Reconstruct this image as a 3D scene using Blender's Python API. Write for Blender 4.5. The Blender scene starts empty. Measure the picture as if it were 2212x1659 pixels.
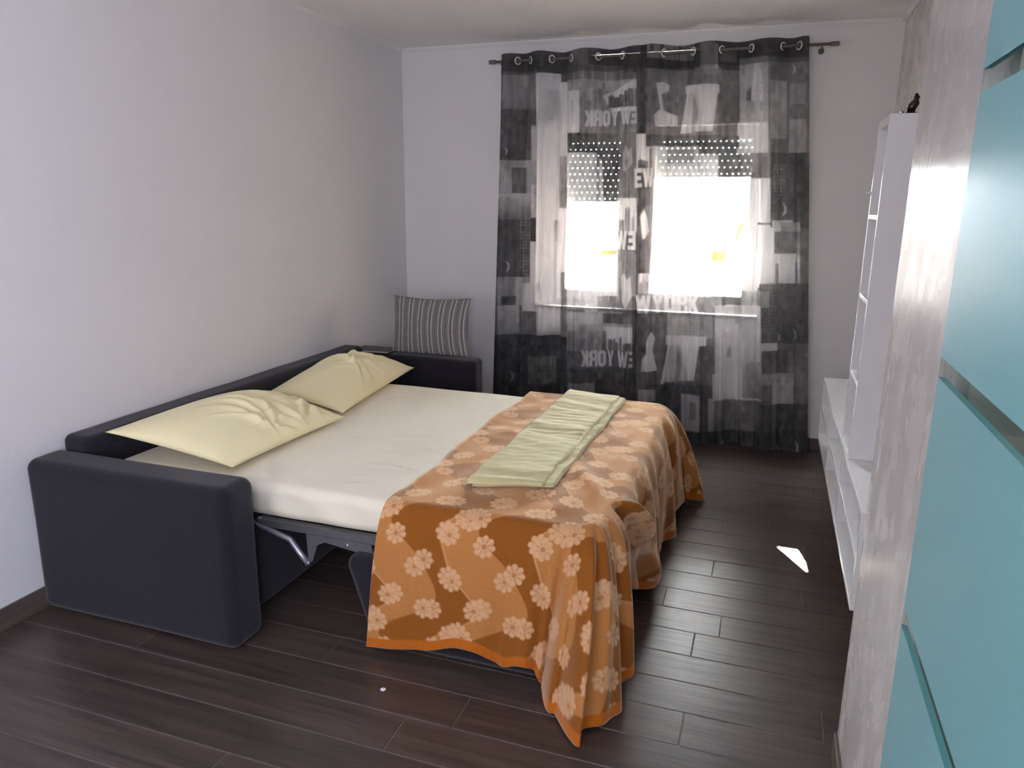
import bpy, bmesh, math, random
import numpy as np
from mathutils import Vector, Matrix
random.seed(7); RNG = np.random.default_rng(7)
S = bpy.context.scene
COL = S.collection

# ------------------------------------------------------------------ camera, world, sun, exposure
cam_d = bpy.data.cameras.new('camera'); cam = bpy.data.objects.new('camera', cam_d); COL.objects.link(cam)
S.camera = cam
YAW, PITCH, ROLL = 0.329978, 0.237260, 0.009790
F = Vector((-math.sin(YAW)*math.cos(PITCH), math.cos(YAW)*math.cos(PITCH), -math.sin(PITCH)))
R0 = Vector((math.cos(YAW), math.sin(YAW), 0)); U0 = R0.cross(F)
RR = R0*math.cos(ROLL)+U0*math.sin(ROLL); UU = -R0*math.sin(ROLL)+U0*math.cos(ROLL)
M = Matrix((RR, UU, -F)).transposed().to_4x4(); M.translation = Vector((2.674866, -5.252856, 1.611624))
cam.matrix_world = M
cam_d.sensor_fit = 'HORIZONTAL'; cam_d.sensor_width = 36.0; cam_d.lens = 36.0*1607.209/2212
cam_d.clip_start = 0.05; cam_d.clip_end = 200

w = bpy.data.worlds.new('daylight'); S.world = w; w.use_nodes = True
bg = w.node_tree.nodes['Background']; bg.inputs[0].default_value = (0.93, 0.96, 1.0, 1); bg.inputs[1].default_value = 178.0

sun_d = bpy.data.lights.new('sun', 'SUN'); sun = bpy.data.objects.new('sun', sun_d); COL.objects.link(sun)
sun_d.energy = 1400; sun_d.angle = 0.004; sun_d.color = (1.0, 0.9, 0.72)
SUN = Vector((-0.237, 1.0, 0.737))
sun.rotation_euler = SUN.to_track_quat('Z', 'Y').to_euler()
sun.location = SUN*8

# added area lamp before the closed second window, for cool light from the right
al = bpy.data.lights.new('window_daylight', 'AREA'); alo = bpy.data.objects.new('window_daylight', al); COL.objects.link(alo)
al.shape = 'RECTANGLE'; al.size = 1.2; al.size_y = 1.5; al.energy = 92; al.color = (0.78, 0.80, 1.06)
alo.location = (2.98, -6.3, 1.6); alo.rotation_euler = (0, math.radians(90), 0)
# added fill lamp at the rear wall, lifts the back wall and ceiling
al3 = bpy.data.lights.new('window_daylight', 'AREA'); alo3 = bpy.data.objects.new('window_daylight', al3); COL.objects.link(alo3)
al3.shape = 'RECTANGLE'; al3.size = 1.6; al3.size_y = 1.2; al3.energy = 38; al3.color = (1.0, 0.95, 0.92)
alo3.location = (1.5, -7.98, 1.75); alo3.rotation_euler = (math.radians(90), 0, 0)
# lamp added in the hall to lift the door jamb behind the glass
hl = bpy.data.lights.new('hall_lamp', 'POINT'); hlo = bpy.data.objects.new('hall_lamp', hl); COL.objects.link(hlo)
hl.energy = 14; hl.shadow_soft_size = 0.12; hlo.location = (3.7, -4.4, 2.45)

S.view_settings.view_transform = 'Standard'; S.view_settings.look = 'None'
S.view_settings.gamma = 1.0; S.view_settings.use_curve_mapping = False
S.view_settings.exposure = 0.2
S.cycles.use_denoising = True
S.cycles.max_bounces = 10; S.cycles.diffuse_bounces = 6; S.cycles.transparent_max_bounces = 16
S.cycles.sample_clamp_indirect = 6.0
S.cycles.caustics_reflective = False; S.cycles.caustics_refractive = False

# ------------------------------------------------------------------ materials
def mat(name, col, rough=0.6, metal=0.0, spec=0.5, coat=0.0, sheen=0.0, noise=None, bump=None, attr=None, rnd=0.0, trans=0.0):
    m = bpy.data.materials.new(name); m.use_nodes = True; nt = m.node_tree; N = nt.nodes; L = nt.links
    p = N['Principled BSDF']
    p.inputs['Base Color'].default_value = (*col, 1); p.inputs['Roughness'].default_value = rough
    p.inputs['Metallic'].default_value = metal; p.inputs['Specular IOR Level'].default_value = spec
    p.inputs['Coat Weight'].default_value = coat; p.inputs['Sheen Weight'].default_value = sheen
    p.inputs['Transmission Weight'].default_value = trans
    src = None
    if attr:
        a = N.new('ShaderNodeAttribute'); a.attribute_name = attr; src = a.outputs['Color']
    if noise:   # (scale vector, amount)
        sc, amt = noise
        g = N.new('ShaderNodeNewGeometry'); mp = N.new('ShaderNodeMapping'); mp.inputs['Scale'].default_value = sc
        L.new(g.outputs['Position'], mp.inputs['Vector'])
        nz = N.new('ShaderNodeTexNoise'); nz.inputs['Scale'].default_value = 1; nz.inputs['Detail'].default_value = 5
        L.new(mp.outputs[0], nz.inputs['Vector'])
        mr = N.new('ShaderNodeMapRange'); mr.inputs['From Min'].default_value = 0.25; mr.inputs['From Max'].default_value = 0.75
        mr.inputs['To Min'].default_value = 1-amt; mr.inputs['To Max'].default_value = 1+amt
        L.new(nz.outputs['Fac'], mr.inputs['Value'])
        val = mr.outputs[0]
        if rnd:
            oi = N.new('ShaderNodeObjectInfo'); m2 = N.new('ShaderNodeMapRange')
            m2.inputs['To Min'].default_value = 1-rnd; m2.inputs['To Max'].default_value = 1+rnd
            L.new(oi.outputs['Random'], m2.inputs['Value'])
            mm = N.new('ShaderNodeMath'); mm.operation = 'MULTIPLY'; L.new(val, mm.inputs[0]); L.new(m2.outputs[0], mm.inputs[1]); val = mm.outputs[0]
        mx = N.new('ShaderNodeVectorMath'); mx.operation = 'SCALE'
        if src: L.new(src, mx.inputs[0])
        else: mx.inputs[0].default_value = col
        L.new(val, mx.inputs['Scale']); src = mx.outputs[0]
    if src: L.new(src, p.inputs['Base Color'])
    if bump:    # (scale vector, strength)
        sc, st = bump
        g = N.new('ShaderNodeNewGeometry'); mp = N.new('ShaderNodeMapping'); mp.inputs['Scale'].default_value = sc
        L.new(g.outputs['Position'], mp.inputs['Vector'])
        nz = N.new('ShaderNodeTexNoise'); nz.inputs['Scale'].default_value = 1; nz.inputs['Detail'].default_value = 4
        L.new(mp.outputs[0], nz.inputs['Vector'])
        b = N.new('ShaderNodeBump'); b.inputs['Strength'].default_value = st; b.inputs['Distance'].default_value = 0.01
        L.new(nz.outputs['Fac'], b.inputs['Height']); L.new(b.outputs[0], p.inputs['Normal'])
    return m

MT = {}
MT['wall'] = mat('wall_paint', (0.74, 0.73, 0.73), 0.75, spec=0.15, bump=((60, 60, 60), 0.06), noise=((3, 3, 3), 0.015))
MT['ceiling'] = mat('ceiling_paint', (0.86, 0.85, 0.84), 0.7, noise=((2, 2, 2), 0.015))
MT['white_trim'] = mat('white_plaster_trim', (0.78, 0.77, 0.76), 0.5, noise=((9, 9, 9), 0.02))
MT['plaster'] = mat('polished_plaster', (0.60, 0.572, 0.545), 0.25, spec=0.22, noise=((3, 3, 2), 0.03))
_nt = MT['plaster'].node_tree; _g = _nt.nodes.new('ShaderNodeNewGeometry'); _m = _nt.nodes.new('ShaderNodeMapping'); _m.inputs['Scale'].default_value = (12, 12, 5)
_n = _nt.nodes.new('ShaderNodeTexNoise'); _n.inputs['Scale'].default_value = 1; _n.inputs['Detail'].default_value = 3
_r = _nt.nodes.new('ShaderNodeMapRange'); _r.inputs['From Min'].default_value = 0.3; _r.inputs['From Max'].default_value = 0.7; _r.inputs['To Min'].default_value = 0.20; _r.inputs['To Max'].default_value = 0.33
_nt.links.new(_g.outputs['Position'], _m.inputs['Vector']); _nt.links.new(_m.outputs[0], _n.inputs['Vector']); _nt.links.new(_n.outputs['Fac'], _r.inputs['Value']); _nt.links.new(_r.outputs[0], _nt.nodes['Principled BSDF'].inputs['Roughness'])
MT['plank'] = mat('wood_look_tile', (0.062, 0.045, 0.037), 0.33, spec=0.6, noise=((2.2, 34, 6), 0.42), bump=((6, 60, 6), 0.10), rnd=0.16)
MT['grout'] = mat('grout', (0.17, 0.15, 0.14), 0.8, noise=((20, 20, 20), 0.1))
MT['baseboard'] = mat('wood_look_baseboard', (0.10, 0.078, 0.066), 0.4, noise=((3, 3, 60), 0.25))
MT['white_pvc'] = mat('white_window_plastic', (0.80, 0.80, 0.80), 0.35, noise=((5, 5, 5), 0.01))
MT['marble'] = mat('sill_stone', (0.17, 0.15, 0.125), 0.7, spec=0.1, noise=((12, 20, 12), 0.08))
MT['slat'] = mat('shutter_slat_plastic', (0.34, 0.37, 0.37), 0.5, noise=((6, 6, 30), 0.04))
MT['shelf'] = mat('white_laminate', (0.76, 0.755, 0.75), 0.28, noise=((3, 3, 3), 0.012))
MT['sofa'] = mat('charcoal_upholstery', (0.017, 0.0148, 0.020), 0.95, spec=0.1, sheen=0.16, noise=((260, 260, 260), 0.45), bump=((420, 420, 420), 0.25))
MT['sheet'] = mat('cream_sheet_cotton', (0.82, 0.765, 0.60), 0.85, spec=0.2, sheen=0.2, noise=((5, 5, 5), 0.02), bump=((16, 16, 16), 0.08))
MT['pillow'] = mat('pale_yellow_cotton', (0.86, 0.78, 0.46), 0.85, spec=0.2, sheen=0.2, noise=((6, 6, 6), 0.03), bump=((22, 22, 22), 0.10))
MT['folded'] = mat('olive_cream_cotton', (0.56, 0.50, 0.26), 0.85, spec=0.2, sheen=0.15, noise=((8, 30, 8), 0.05))
MT['blanket'] = mat('floral_wool', (0.5, 0.3, 0.1), 0.95, spec=0.1, sheen=1.0, attr='print', noise=((160, 160, 160), 0.10), bump=((240, 240, 240), 0.35))
_p = MT['blanket'].node_tree.nodes['Principled BSDF']; _p.inputs['Sheen Tint'].default_value = (1.0, 0.80, 0.55, 1); _p.inputs['Sheen Roughness'].default_value = 0.34
MT['cushion'] = mat('striped_cotton', (0.5, 0.5, 0.5), 0.9, spec=0.2, attr='print', noise=((200, 200, 200), 0.08))
MT['chrome'] = mat('brushed_nickel', (0.17, 0.155, 0.14), 0.75, metal=0.0, spec=0.06, noise=((40, 40, 40), 0.05))
MT['bright_ring'] = mat('bright_eyelet_metal', (0.80, 0.80, 0.78), 0.35, metal=0.6, noise=((40, 40, 40), 0.04))
MT['frame_metal'] = mat('grey_bed_frame_metal', (0.20, 0.20, 0.21), 0.42, metal=0.7, noise=((30, 30, 30), 0.08))
MT['steel_tube'] = mat('pale_steel_tube', (0.38, 0.38, 0.42), 0.35, metal=0.7, noise=((30, 30, 30), 0.08))
MT['book'] = mat('dark_book_cover', (0.03, 0.028, 0.027), 0.4, noise=((30, 30, 30), 0.1))
MT['pages'] = mat('paper_pages', (0.52, 0.47, 0.40), 0.8, noise=((10, 10, 300), 0.1))
MT['dark_metal'] = mat('dark_polished_metal', (0.05, 0.045, 0.04), 0.15, metal=0.9, noise=((50, 50, 50), 0.2))
MT['silver'] = mat('silver_ball', (0.75, 0.74, 0.72), 0.1, metal=1.0, noise=((50, 50, 50), 0.03))
MT['paper'] = mat('white_paper', (0.8, 0.8, 0.82), 0.8, noise=((90, 90, 90), 0.05))
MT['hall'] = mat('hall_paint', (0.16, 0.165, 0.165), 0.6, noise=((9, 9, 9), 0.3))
MT['cream_wood'] = mat('cream_cabinet_front', (0.70, 0.58, 0.42), 0.4, noise=((3, 30, 3), 0.08))
MT['facade'] = mat('pale_facade', (0.80, 0.79, 0.77), 0.8, noise=((1, 1, 1), 0.05))
MT['wing'] = mat('brown_render', (0.16, 0.13, 0.11), 0.9, noise=((2, 2, 2), 0.1))
MT['facade_dark'] = mat('facade_window', (0.014, 0.015, 0.017), 0.9, spec=0.0, noise=((1, 1, 1), 0.1))
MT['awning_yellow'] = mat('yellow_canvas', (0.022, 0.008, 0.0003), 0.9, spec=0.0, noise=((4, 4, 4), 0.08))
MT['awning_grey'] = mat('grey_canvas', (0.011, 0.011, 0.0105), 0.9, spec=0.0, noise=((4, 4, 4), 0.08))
MT['awning_pale'] = mat('pale_canvas', (0.82, 0.81, 0.78), 0.8, noise=((4, 4, 4), 0.05))
MT['ground'] = mat('pale_paving', (0.55, 0.54, 0.52), 0.8, noise=((1, 1, 1), 0.08))

def thin_glass(name, tint, gloss, rough):
    m = bpy.data.materials.new(name); m.use_nodes = True; nt = m.node_tree; N = nt.nodes; L = nt.links
    N.remove(N['Principled BSDF']); out = N['Material Output']
    t = N.new('ShaderNodeBsdfTransparent'); t.inputs[0].default_value = (*tint, 1)
    g = N.new('ShaderNodeBsdfGlossy'); g.inputs['Roughness'].default_value = rough
    mx = N.new('ShaderNodeMixShader'); mx.inputs[0].default_value = gloss; L.new(t.outputs[0], mx.inputs[1]); L.new(g.outputs[0], mx.inputs[2])
    L.new(mx.outputs[0], out.inputs[0]); return m
MT['glass'] = thin_glass('window_glass', (0.97, 0.98, 0.98), 0.04, 0.02)
MT['clear'] = thin_glass('clear_glass_band', (0.85, 0.90, 0.89), 0.10, 0.05)

def frosted():
    m = bpy.data.materials.new('frosted_aqua_glass'); m.use_nodes = True; nt = m.node_tree; N = nt.nodes; L = nt.links
    N.remove(N['Principled BSDF']); out = N['Material Output']
    c = (0.22, 0.60, 0.63, 1)
    d = N.new('ShaderNodeBsdfDiffuse'); d.inputs[0].default_value = c
    t = N.new('ShaderNodeBsdfTranslucent'); t.inputs[0].default_value = c
    g = N.new('ShaderNodeBsdfGlossy'); g.inputs['Roughness'].default_value = 0.42; g.inputs[0].default_value = (0.9, 0.95, 1, 1)
    nz = N.new('ShaderNodeTexNoise'); nz.inputs['Scale'].default_value = 400
    b = N.new('ShaderNodeBump'); b.inputs['Strength'].default_value = 0.05; L.new(nz.outputs['Fac'], b.inputs['Height']); L.new(b.outputs[0], g.inputs['Normal'])
    fr = N.new('ShaderNodeFresnel'); fr.inputs[0].default_value = 1.5
    m1 = N.new('ShaderNodeMixShader'); m1.inputs[0].default_value = 0.25; L.new(d.outputs[0], m1.inputs[1]); L.new(t.outputs[0], m1.inputs[2])
    m2 = N.new('ShaderNodeMixShader'); L.new(fr.outputs[0], m2.inputs[0]); L.new(m1.outputs[0], m2.inputs[1]); L.new(g.outputs[0], m2.inputs[2])
    L.new(m2.outputs[0], out.inputs[0]); return m
MT['frosted'] = frosted()

def sheer():
    m = bpy.data.materials.new('printed_sheer_fabric'); m.use_nodes = True; nt = m.node_tree; N = nt.nodes; L = nt.links
    N.remove(N['Principled BSDF']); out = N['Material Output']
    a = N.new('ShaderNodeAttribute'); a.attribute_name = 'print'
    g = N.new('ShaderNodeNewGeometry'); mp = N.new('ShaderNodeMapping'); mp.inputs['Scale'].default_value = (700, 60, 60)
    L.new(g.outputs['Position'], mp.inputs['Vector'])
    nz = N.new('ShaderNodeTexNoise'); nz.inputs['Scale'].default_value = 1; L.new(mp.outputs[0], nz.inputs['Vector'])
    mr = N.new('ShaderNodeMapRange'); mr.inputs['To Min'].default_value = 0.8; mr.inputs['To Max'].default_value = 1.2; L.new(nz.outputs['Fac'], mr.inputs['Value'])
    sc = N.new('ShaderNodeVectorMath'); sc.operation = 'SCALE'; L.new(a.outputs['Color'], sc.inputs[0]); L.new(mr.outputs[0], sc.inputs['Scale'])
    d = N.new('ShaderNodeBsdfDiffuse'); L.new(sc.outputs[0], d.inputs[0])
    t = N.new('ShaderNodeBsdfTranslucent'); L.new(sc.outputs[0], t.inputs[0])
    tr = N.new('ShaderNodeBsdfTransparent'); tr.inputs[0].default_value = (1, 1, 1, 1)
    m1 = N.new('ShaderNodeMixShader'); m1.inputs[0].default_value = 0.025; L.new(d.outputs[0], m1.inputs[1]); L.new(t.outputs[0], m1.inputs[2])
    f = N.new('ShaderNodeMapRange'); L.new(a.outputs['Fac'], f.inputs['Value'])
    f.inputs['From Min'].default_value = 0.08; f.inputs['From Max'].default_value = 0.75
    f.inputs['To Min'].default_value = 0.10; f.inputs['To Max'].default_value = 0.66
    # a woven sheer closes up when looked through at a slant
    dt = N.new('ShaderNodeVectorMath'); dt.operation = 'DOT_PRODUCT'; L.new(g.outputs['Incoming'], dt.inputs[0]); L.new(g.outputs['Normal'], dt.inputs[1])
    ab = N.new('ShaderNodeMath'); ab.operation = 'ABSOLUTE'; L.new(dt.outputs['Value'], ab.inputs[0])
    pw = N.new('ShaderNodeMath'); pw.operation = 'POWER'; pw.inputs[1].default_value = 1.3; L.new(ab.outputs[0], pw.inputs[0])
    mu = N.new('ShaderNodeMath'); mu.operation = 'MULTIPLY'; L.new(pw.outputs[0], mu.inputs[0]); L.new(f.outputs[0], mu.inputs[1])
    m2 = N.new('ShaderNodeMixShader'); L.new(mu.outputs[0], m2.inputs[0]); L.new(m1.outputs[0], m2.inputs[1]); L.new(tr.outputs[0], m2.inputs[2])
    L.new(m2.outputs[0], out.inputs[0]); return m
MT['sheer'] = sheer()

# ------------------------------------------------------------------ helpers
def link(name, me, m, parent=None, smooth=False):
    if m and not me.materials: me.materials.append(MT[m])
    o = bpy.data.objects.new(name, me); COL.objects.link(o)
    if parent: o.parent = parent
    if smooth: me.polygons.foreach_set('use_smooth', np.ones(len(me.polygons), dtype=bool))
    return o
def tag(o, label=None, cat=None, group=None, kind=None):
    if label: o['label'] = label
    if cat: o['category'] = cat
    if group: o['group'] = group
    if kind: o['kind'] = kind
    return o
def thing(name, label, cat, loc=(0, 0, 0), group=None):
    o = bpy.data.objects.new(name, None); COL.objects.link(o); o.location = loc; o.empty_display_size = 0.1
    return tag(o, label, cat, group)
def mesh(name, V, Fc):
    me = bpy.data.meshes.new(name); me.from_pydata([tuple(map(float, v)) for v in V], [], Fc); me.update(); return me
CUBE_F = [(0, 3, 2, 1), (4, 5, 6, 7), (0, 1, 5, 4), (1, 2, 6, 5), (2, 3, 7, 6), (3, 0, 4, 7)]
def boxes_mesh(name, bl, bev=0.0):
    V = []; Fc = []
    for (x0, y0, z0, x1, y1, z1) in bl:
        n = len(V)
        V += [(x0, y0, z0), (x1, y0, z0), (x1, y1, z0), (x0, y1, z0), (x0, y0, z1), (x1, y0, z1), (x1, y1, z1), (x0, y1, z1)]
        Fc += [tuple(n+i for i in f) for f in CUBE_F]
    me = mesh(name, V, Fc)
    if bev:
        bm = bmesh.new(); bm.from_mesh(me)
        bmesh.ops.bevel(bm, geom=bm.edges[:], offset=bev, segments=2, affect='EDGES', profile=0.5)
        bm.to_mesh(me); bm.free()
    return me
def box(name, b, m, parent=None, bev=0.0):
    return link(name, boxes_mesh(name, [b] if not isinstance(b[0], (tuple, list)) else b, bev), m, parent)
def prism(name, pts, axis, a, b, m, parent=None):
    n = len(pts); V = []
    for t in (a, b):
        for p in pts:
            v = [p[0], p[1]]; v.insert(axis, t); V.append(v)
    Fc = [tuple(range(n))[::-1], tuple(range(n, 2*n))]+[(i, (i+1) % n, n+(i+1) % n, n+i) for i in range(n)]
    me = mesh(name, V, Fc); bm = bmesh.new(); bm.from_mesh(me); bmesh.ops.recalc_face_normals(bm, faces=bm.faces[:]); bm.to_mesh(me); bm.free()
    return link(name, me, m, parent)
def grid_faces(nu, nv, off=0):
    i = np.arange(nu-1)[:, None]; j = np.arange(nv-1)[None, :]
    a = (i*nv+j).ravel()+off
    return np.stack([a, a+nv, a+nv+1, a+1], 1)
def fast_mesh(name, V, Q):
    me = bpy.data.meshes.new(name); V = np.ascontiguousarray(V, dtype=np.float32); Q = np.ascontiguousarray(Q, dtype=np.int32)
    me.vertices.add(len(V)); me.vertices.foreach_set('co', V.ravel())
    me.loops.add(Q.size); me.loops.foreach_set('vertex_index', Q.ravel())
    me.polygons.add(len(Q)); me.polygons.foreach_set('loop_start', np.arange(0, Q.size, 4, dtype=np.int32))
    me.update(calc_edges=True); me.validate(); return me
def set_print(me, rgb):
    a = me.attributes.new('print', 'FLOAT_COLOR', 'POINT')
    c = np.ones((len(rgb), 4), dtype=np.float32); c[:, :3] = rgb; a.data.foreach_set('color', c.ravel())
def srgb(v):
    v = np.asarray(v, dtype=float)/255.0
    return np.where(v <= 0.04045, v/12.92, ((v+0.055)/1.055)**2.4)
def rbox(name, c, s, r, m, parent=None, k=4, n=6, fn=None, n3=None):
    """soft box: grid cube pulled onto a box with edges of radius r; fn(V, N) -> V adds dents and wrinkles"""
    c = np.array(c, float); h = np.array(s, float)/2; ns = n3 or (n, n, n)
    rr = np.minimum(r, h)
    def axis(i):
        e = np.tan(np.linspace(-math.pi/4, 0, k+1))  # -1..0
        lo = -(h[i]-rr[i])+e*rr[i]; hi = -lo[::-1]
        mid = np.linspace(-(h[i]-rr[i]), h[i]-rr[i], ns[i]+1)[1:-1]
        return np.concatenate([lo, mid, hi]) if h[i]-rr[i] > 1e-6 else np.concatenate([lo, hi[1:]])
    ax = [axis(i) for i in range(3)]; V = []; Q = []; off = 0
    for d in range(3):
        u, v = [(1, 2), (2, 0), (0, 1)][d]
        for sg in (-1, 1):
            A, B = np.meshgrid(ax[u], ax[v], indexing='ij'); P = np.zeros((A.size, 3)); P[:, u] = A.ravel(); P[:, v] = B.ravel(); P[:, d] = sg*h[d]
            q = grid_faces(len(ax[u]), len(ax[v]), off)
            if sg < 0: q = q[:, ::-1]
            V.append(P); Q.append(q); off += len(P)
    V = np.concatenate(V); Q = np.concatenate(Q)
    inner = np.clip(V, -(h-rr), h-rr); D = V-inner; ln = np.linalg.norm(D/rr, axis=1, keepdims=True); ln[ln == 0] = 1
    D = D/ln; P = inner+D; Nn = D/np.maximum(np.linalg.norm(D, axis=1, keepdims=True), 1e-9)
    P = P+c
    if fn: P = fn(P, Nn)
    me = fast_mesh(name, P, Q)
    bm = bmesh.new(); bm.from_mesh(me); bmesh.ops.remove_doubles(bm, verts=bm.verts[:], dist=1e-5); bm.to_mesh(me); bm.free()
    return link(name, me, m, parent, smooth=True)
def tube(name, pts, r, m, parent=None, seg=10, cap=True):
    P = [Vector(p) for p in pts]; V = []; Fc = []
    up = Vector((0, 0, 1))
    for i, p in enumerate(P):
        t = (P[min(i+1, len(P)-1)]-P[max(i-1, 0)]).normalized()
        a = t.cross(up); a = a if a.length > 0.05 else t.cross(Vector((0, 1, 0))); a.normalize(); b = t.cross(a)
        rr = r[i] if isinstance(r, (list, tuple)) else r
        for k in range(seg):
            an = 2*math.pi*k/seg; V.append(p+a*math.cos(an)*rr+b*math.sin(an)*rr)
    for i in range(len(P)-1):
        for k in range(seg):
            Fc.append((i*seg+k, i*seg+(k+1) % seg, (i+1)*seg+(k+1) % seg, (i+1)*seg+k))
    if cap: Fc += [tuple(range(seg))[::-1], tuple((len(P)-1)*seg+k for k in range(seg))]
    me = mesh(name, V, Fc); bm = bmesh.new(); bm.from_mesh(me); bmesh.ops.recalc_face_normals(bm, faces=bm.faces[:]); bm.to_mesh(me); bm.free()
    return link(name, me, m, parent, smooth=True)
def lathe(name, prof, c, m, parent=None, seg=20, axis=2):
    V = []; Fc = []
    for (r, z) in prof:
        for k in range(seg):
            a = 2*math.pi*k/seg; v = [r*math.cos(a), r*math.sin(a)]; v.insert(axis, z); V.append([v[i]+c[i] for i in range(3)])
    for i in range(len(prof)-1):
        for k in range(seg): Fc.append((i*seg+k, i*seg+(k+1) % seg, (i+1)*seg+(k+1) % seg, (i+1)*seg+k))
    Fc += [tuple(range(seg))[::-1], tuple((len(prof)-1)*seg+k for k in range(seg))]
    me = mesh(name, V, Fc); bm = bmesh.new(); bm.from_mesh(me); bmesh.ops.recalc_face_normals(bm, faces=bm.faces[:]); bm.to_mesh(me); bm.free()
    return link(name, me, m, parent, smooth=True)
def sines(U, V, seed, n=10, f=(4, 22), aspect=1.0):
    r = np.random.default_rng(seed); o = np.zeros_like(U, dtype=float)
    for _ in range(n):
        k = r.uniform(*f); a = r.uniform(0, 2*math.pi); ph = r.uniform(0, 6.28)
        o += np.sin(k*(math.cos(a)*U+aspect*math.sin(a)*V)+ph)/n
    return o

# ------------------------------------------------------------------ room shell
W, WR = 3.305, 2.985     # recessed right wall, nearer right wall
def struct(o): o['kind'] = 'structure'; return o
floor = struct(box('floor', (-0.2, -8.2, -0.08, 4.7, 0.3, -0.0025), 'grout'))
ROW, Y0, LEN = 0.1628, -3.88, 1.275
known = {0: 1.254, 1: 0.612, 2: 0.413, 3: 0.57, 4: 1.258, 5: 2.957, 11: 2.544, 14: 2.552}
cache = {}
for r in range(-13, 24):
    ya = Y0+ROW*r; yb = min(ya+ROW, 0.0)
    xmax = W if ya > -3.11 else WR
    j = known.get(r, random.uniform(0, LEN)) % LEN
    xs = [0.0]+[j+LEN*k for k in range(4) if 0.02 < j+LEN*k < xmax-0.02]+[xmax]
    for a, b in zip(xs[:-1], xs[1:]):
        key = (round(b-a, 4), round(yb-ya, 4))
        if key not in cache:
            lx, ly, g = b-a, yb-ya, 0.0016; e = 0.0015
            V = []
            for (ins, z) in ((g, -0.012), (g, -e), (g+e, 0.0)):
                V += [(ins, ins, z), (lx-ins, ins, z), (lx-ins, ly-ins, z), (ins, ly-ins, z)]
            Fc = [(8, 9, 10, 11)]+[(4*l+i, 4*l+(i+1) % 4, 4*l+4+(i+1) % 4, 4*l+4+i) for l in (0, 1) for i in range(4)]
            cache[key] = mesh('plank', V, Fc)
        o = link('plank', cache[key], 'plank', floor); o.location = (a, ya, 0)
struct(box('ceiling', (-0.2, -8.2, 2.7, 4.7, 0.3, 2.85), 'ceiling'))
struct(box('wall_left', (-0.2, -8.2, 0, 0, 0.3, 2.7), 'wall'))
WX0, WX1, WZ0, WZ1 = 1.05, 2.62, 0.89, 2.42
struct(box('wall_back', [(0, 0, 0, WX0, 0.3, 2.7), (WX1, 0, 0, 3.6, 0.3, 2.7), (WX0, 0, 0, WX1, 0.3, WZ0), (WX0, 0, WZ1, WX1, 0.3, 2.7)], 'wall'))
struct(box('wall_right', (W, -3.11, 0, 3.6, 0, 2.7), 'plaster'))
struct(box('wall_right_near', [(WR, -3.95, 0, 3.6, -3.11, 2.7), (WR, -4.85, 2.12, 3.15, -3.95, 2.7), (WR, -5.5, 0, 3.15, -4.85, 2.7), (WR, -8, 0, 3.15, -7.1, 2.7),
                               (WR, -7.1, 0, 3.15, -5.5, 0.98), (WR, -7.1, 2.22, 3.15, -5.5, 2.7)], 'plaster'))
struct(box('wall_rear', (-0.2, -8.2, 0, 4.7, -8.0, 2.7), 'wall'))
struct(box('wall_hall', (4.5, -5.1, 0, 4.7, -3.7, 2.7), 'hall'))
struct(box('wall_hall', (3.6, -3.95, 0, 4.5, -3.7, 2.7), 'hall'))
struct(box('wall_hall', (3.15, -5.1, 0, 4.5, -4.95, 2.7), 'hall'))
# thin plaster cove where walls meet the ceiling
c_ = 0.024
struct(prism('trim_1', [(0, 2.7), (0, 2.7-c_), (0.006, 2.7-c_), (c_, 2.706-c_+0.012), (c_, 2.7)], 1, -8, 0, 'white_trim'))
struct(prism('trim_2', [(0, 2.7), (0, 2.7-c_), (-0.006, 2.7-c_), (-c_, 2.706-c_+0.012), (-c_, 2.7)], 0, 0.02, W-0.02, 'white_trim'))
struct(prism('trim_3', [(W, 2.7), (W, 2.7-c_), (W-0.006, 2.7-c_), (W-c_, 2.706-c_+0.012), (W-c_, 2.7)], 1, -3.11, 0, 'white_trim'))
# baseboards of the same wood-look tile
struct(box('baseboard_left', (0, -8, 0, 0.011, -0.012, 0.088), 'baseboard', bev=0.002))
struct(box('baseboard_back', (0, -0.011, 0, W, 0, 0.08), 'baseboard', bev=0.002))
struct(box('baseboard_right', (W-0.011, -3.10, 0, W, -0.012, 0.08), 'baseboard', bev=0.002))
struct(box('baseboard_right_near', (WR-0.011, -3.95, 0, WR, -3.11, 0.08), 'baseboard', bev=0.002))

# ------------------------------------------------------------------ window_1 with roller shutter
def bars(y0, y1, x0, x1, z0, z1, l, r, b, t): return [(x0, y0, z0, x0+l, y1, z1), (x1-r, y0, z0, x1, y1, z1), (x0+l, y0, z0, x1-r, y1, z0+b), (x0+l, y0, z1-t, x1-r, y1, z1)]
win = struct(box('window_1', bars(0.10, 0.17, WX0, WX1, WZ0, 2.13, 0.13, 0.05, 0.05, 0.05)+[(1.70, 0.10, 0.94, 1.80, 0.17, 2.08)], 'white_pvc'))
tag(win, 'double window behind the printed curtains with half-lowered shutters')
sb = box('shutter_box', [(WX0, 0.02, 2.13, WX1, 0.17, 2.215), (WX0, 0.028, 2.215, WX1, 0.17, 2.225), (WX0, 0.02, 2.225, WX1, 0.17, WZ1)], 'white_pvc', win)
box('window_sill', (WX0-0.02, -0.012, 0.872, WX1+0.02, 0.10, 0.889), 'marble', win, bev=0.004)
for (x0, x1) in ((1.18, 1.70), (1.80, 2.57)):
    s_ = box('sash', bars(0.085, 0.15, x0, x1, 0.93, 2.09, 0.07, 0.07, 0.075, 0.05), 'white_pvc', win, bev=0.004)
    box('pane', (x0+0.06, 0.115, 0.99, x1-0.06, 0.123, 2.05), 'glass', s_)
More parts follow.
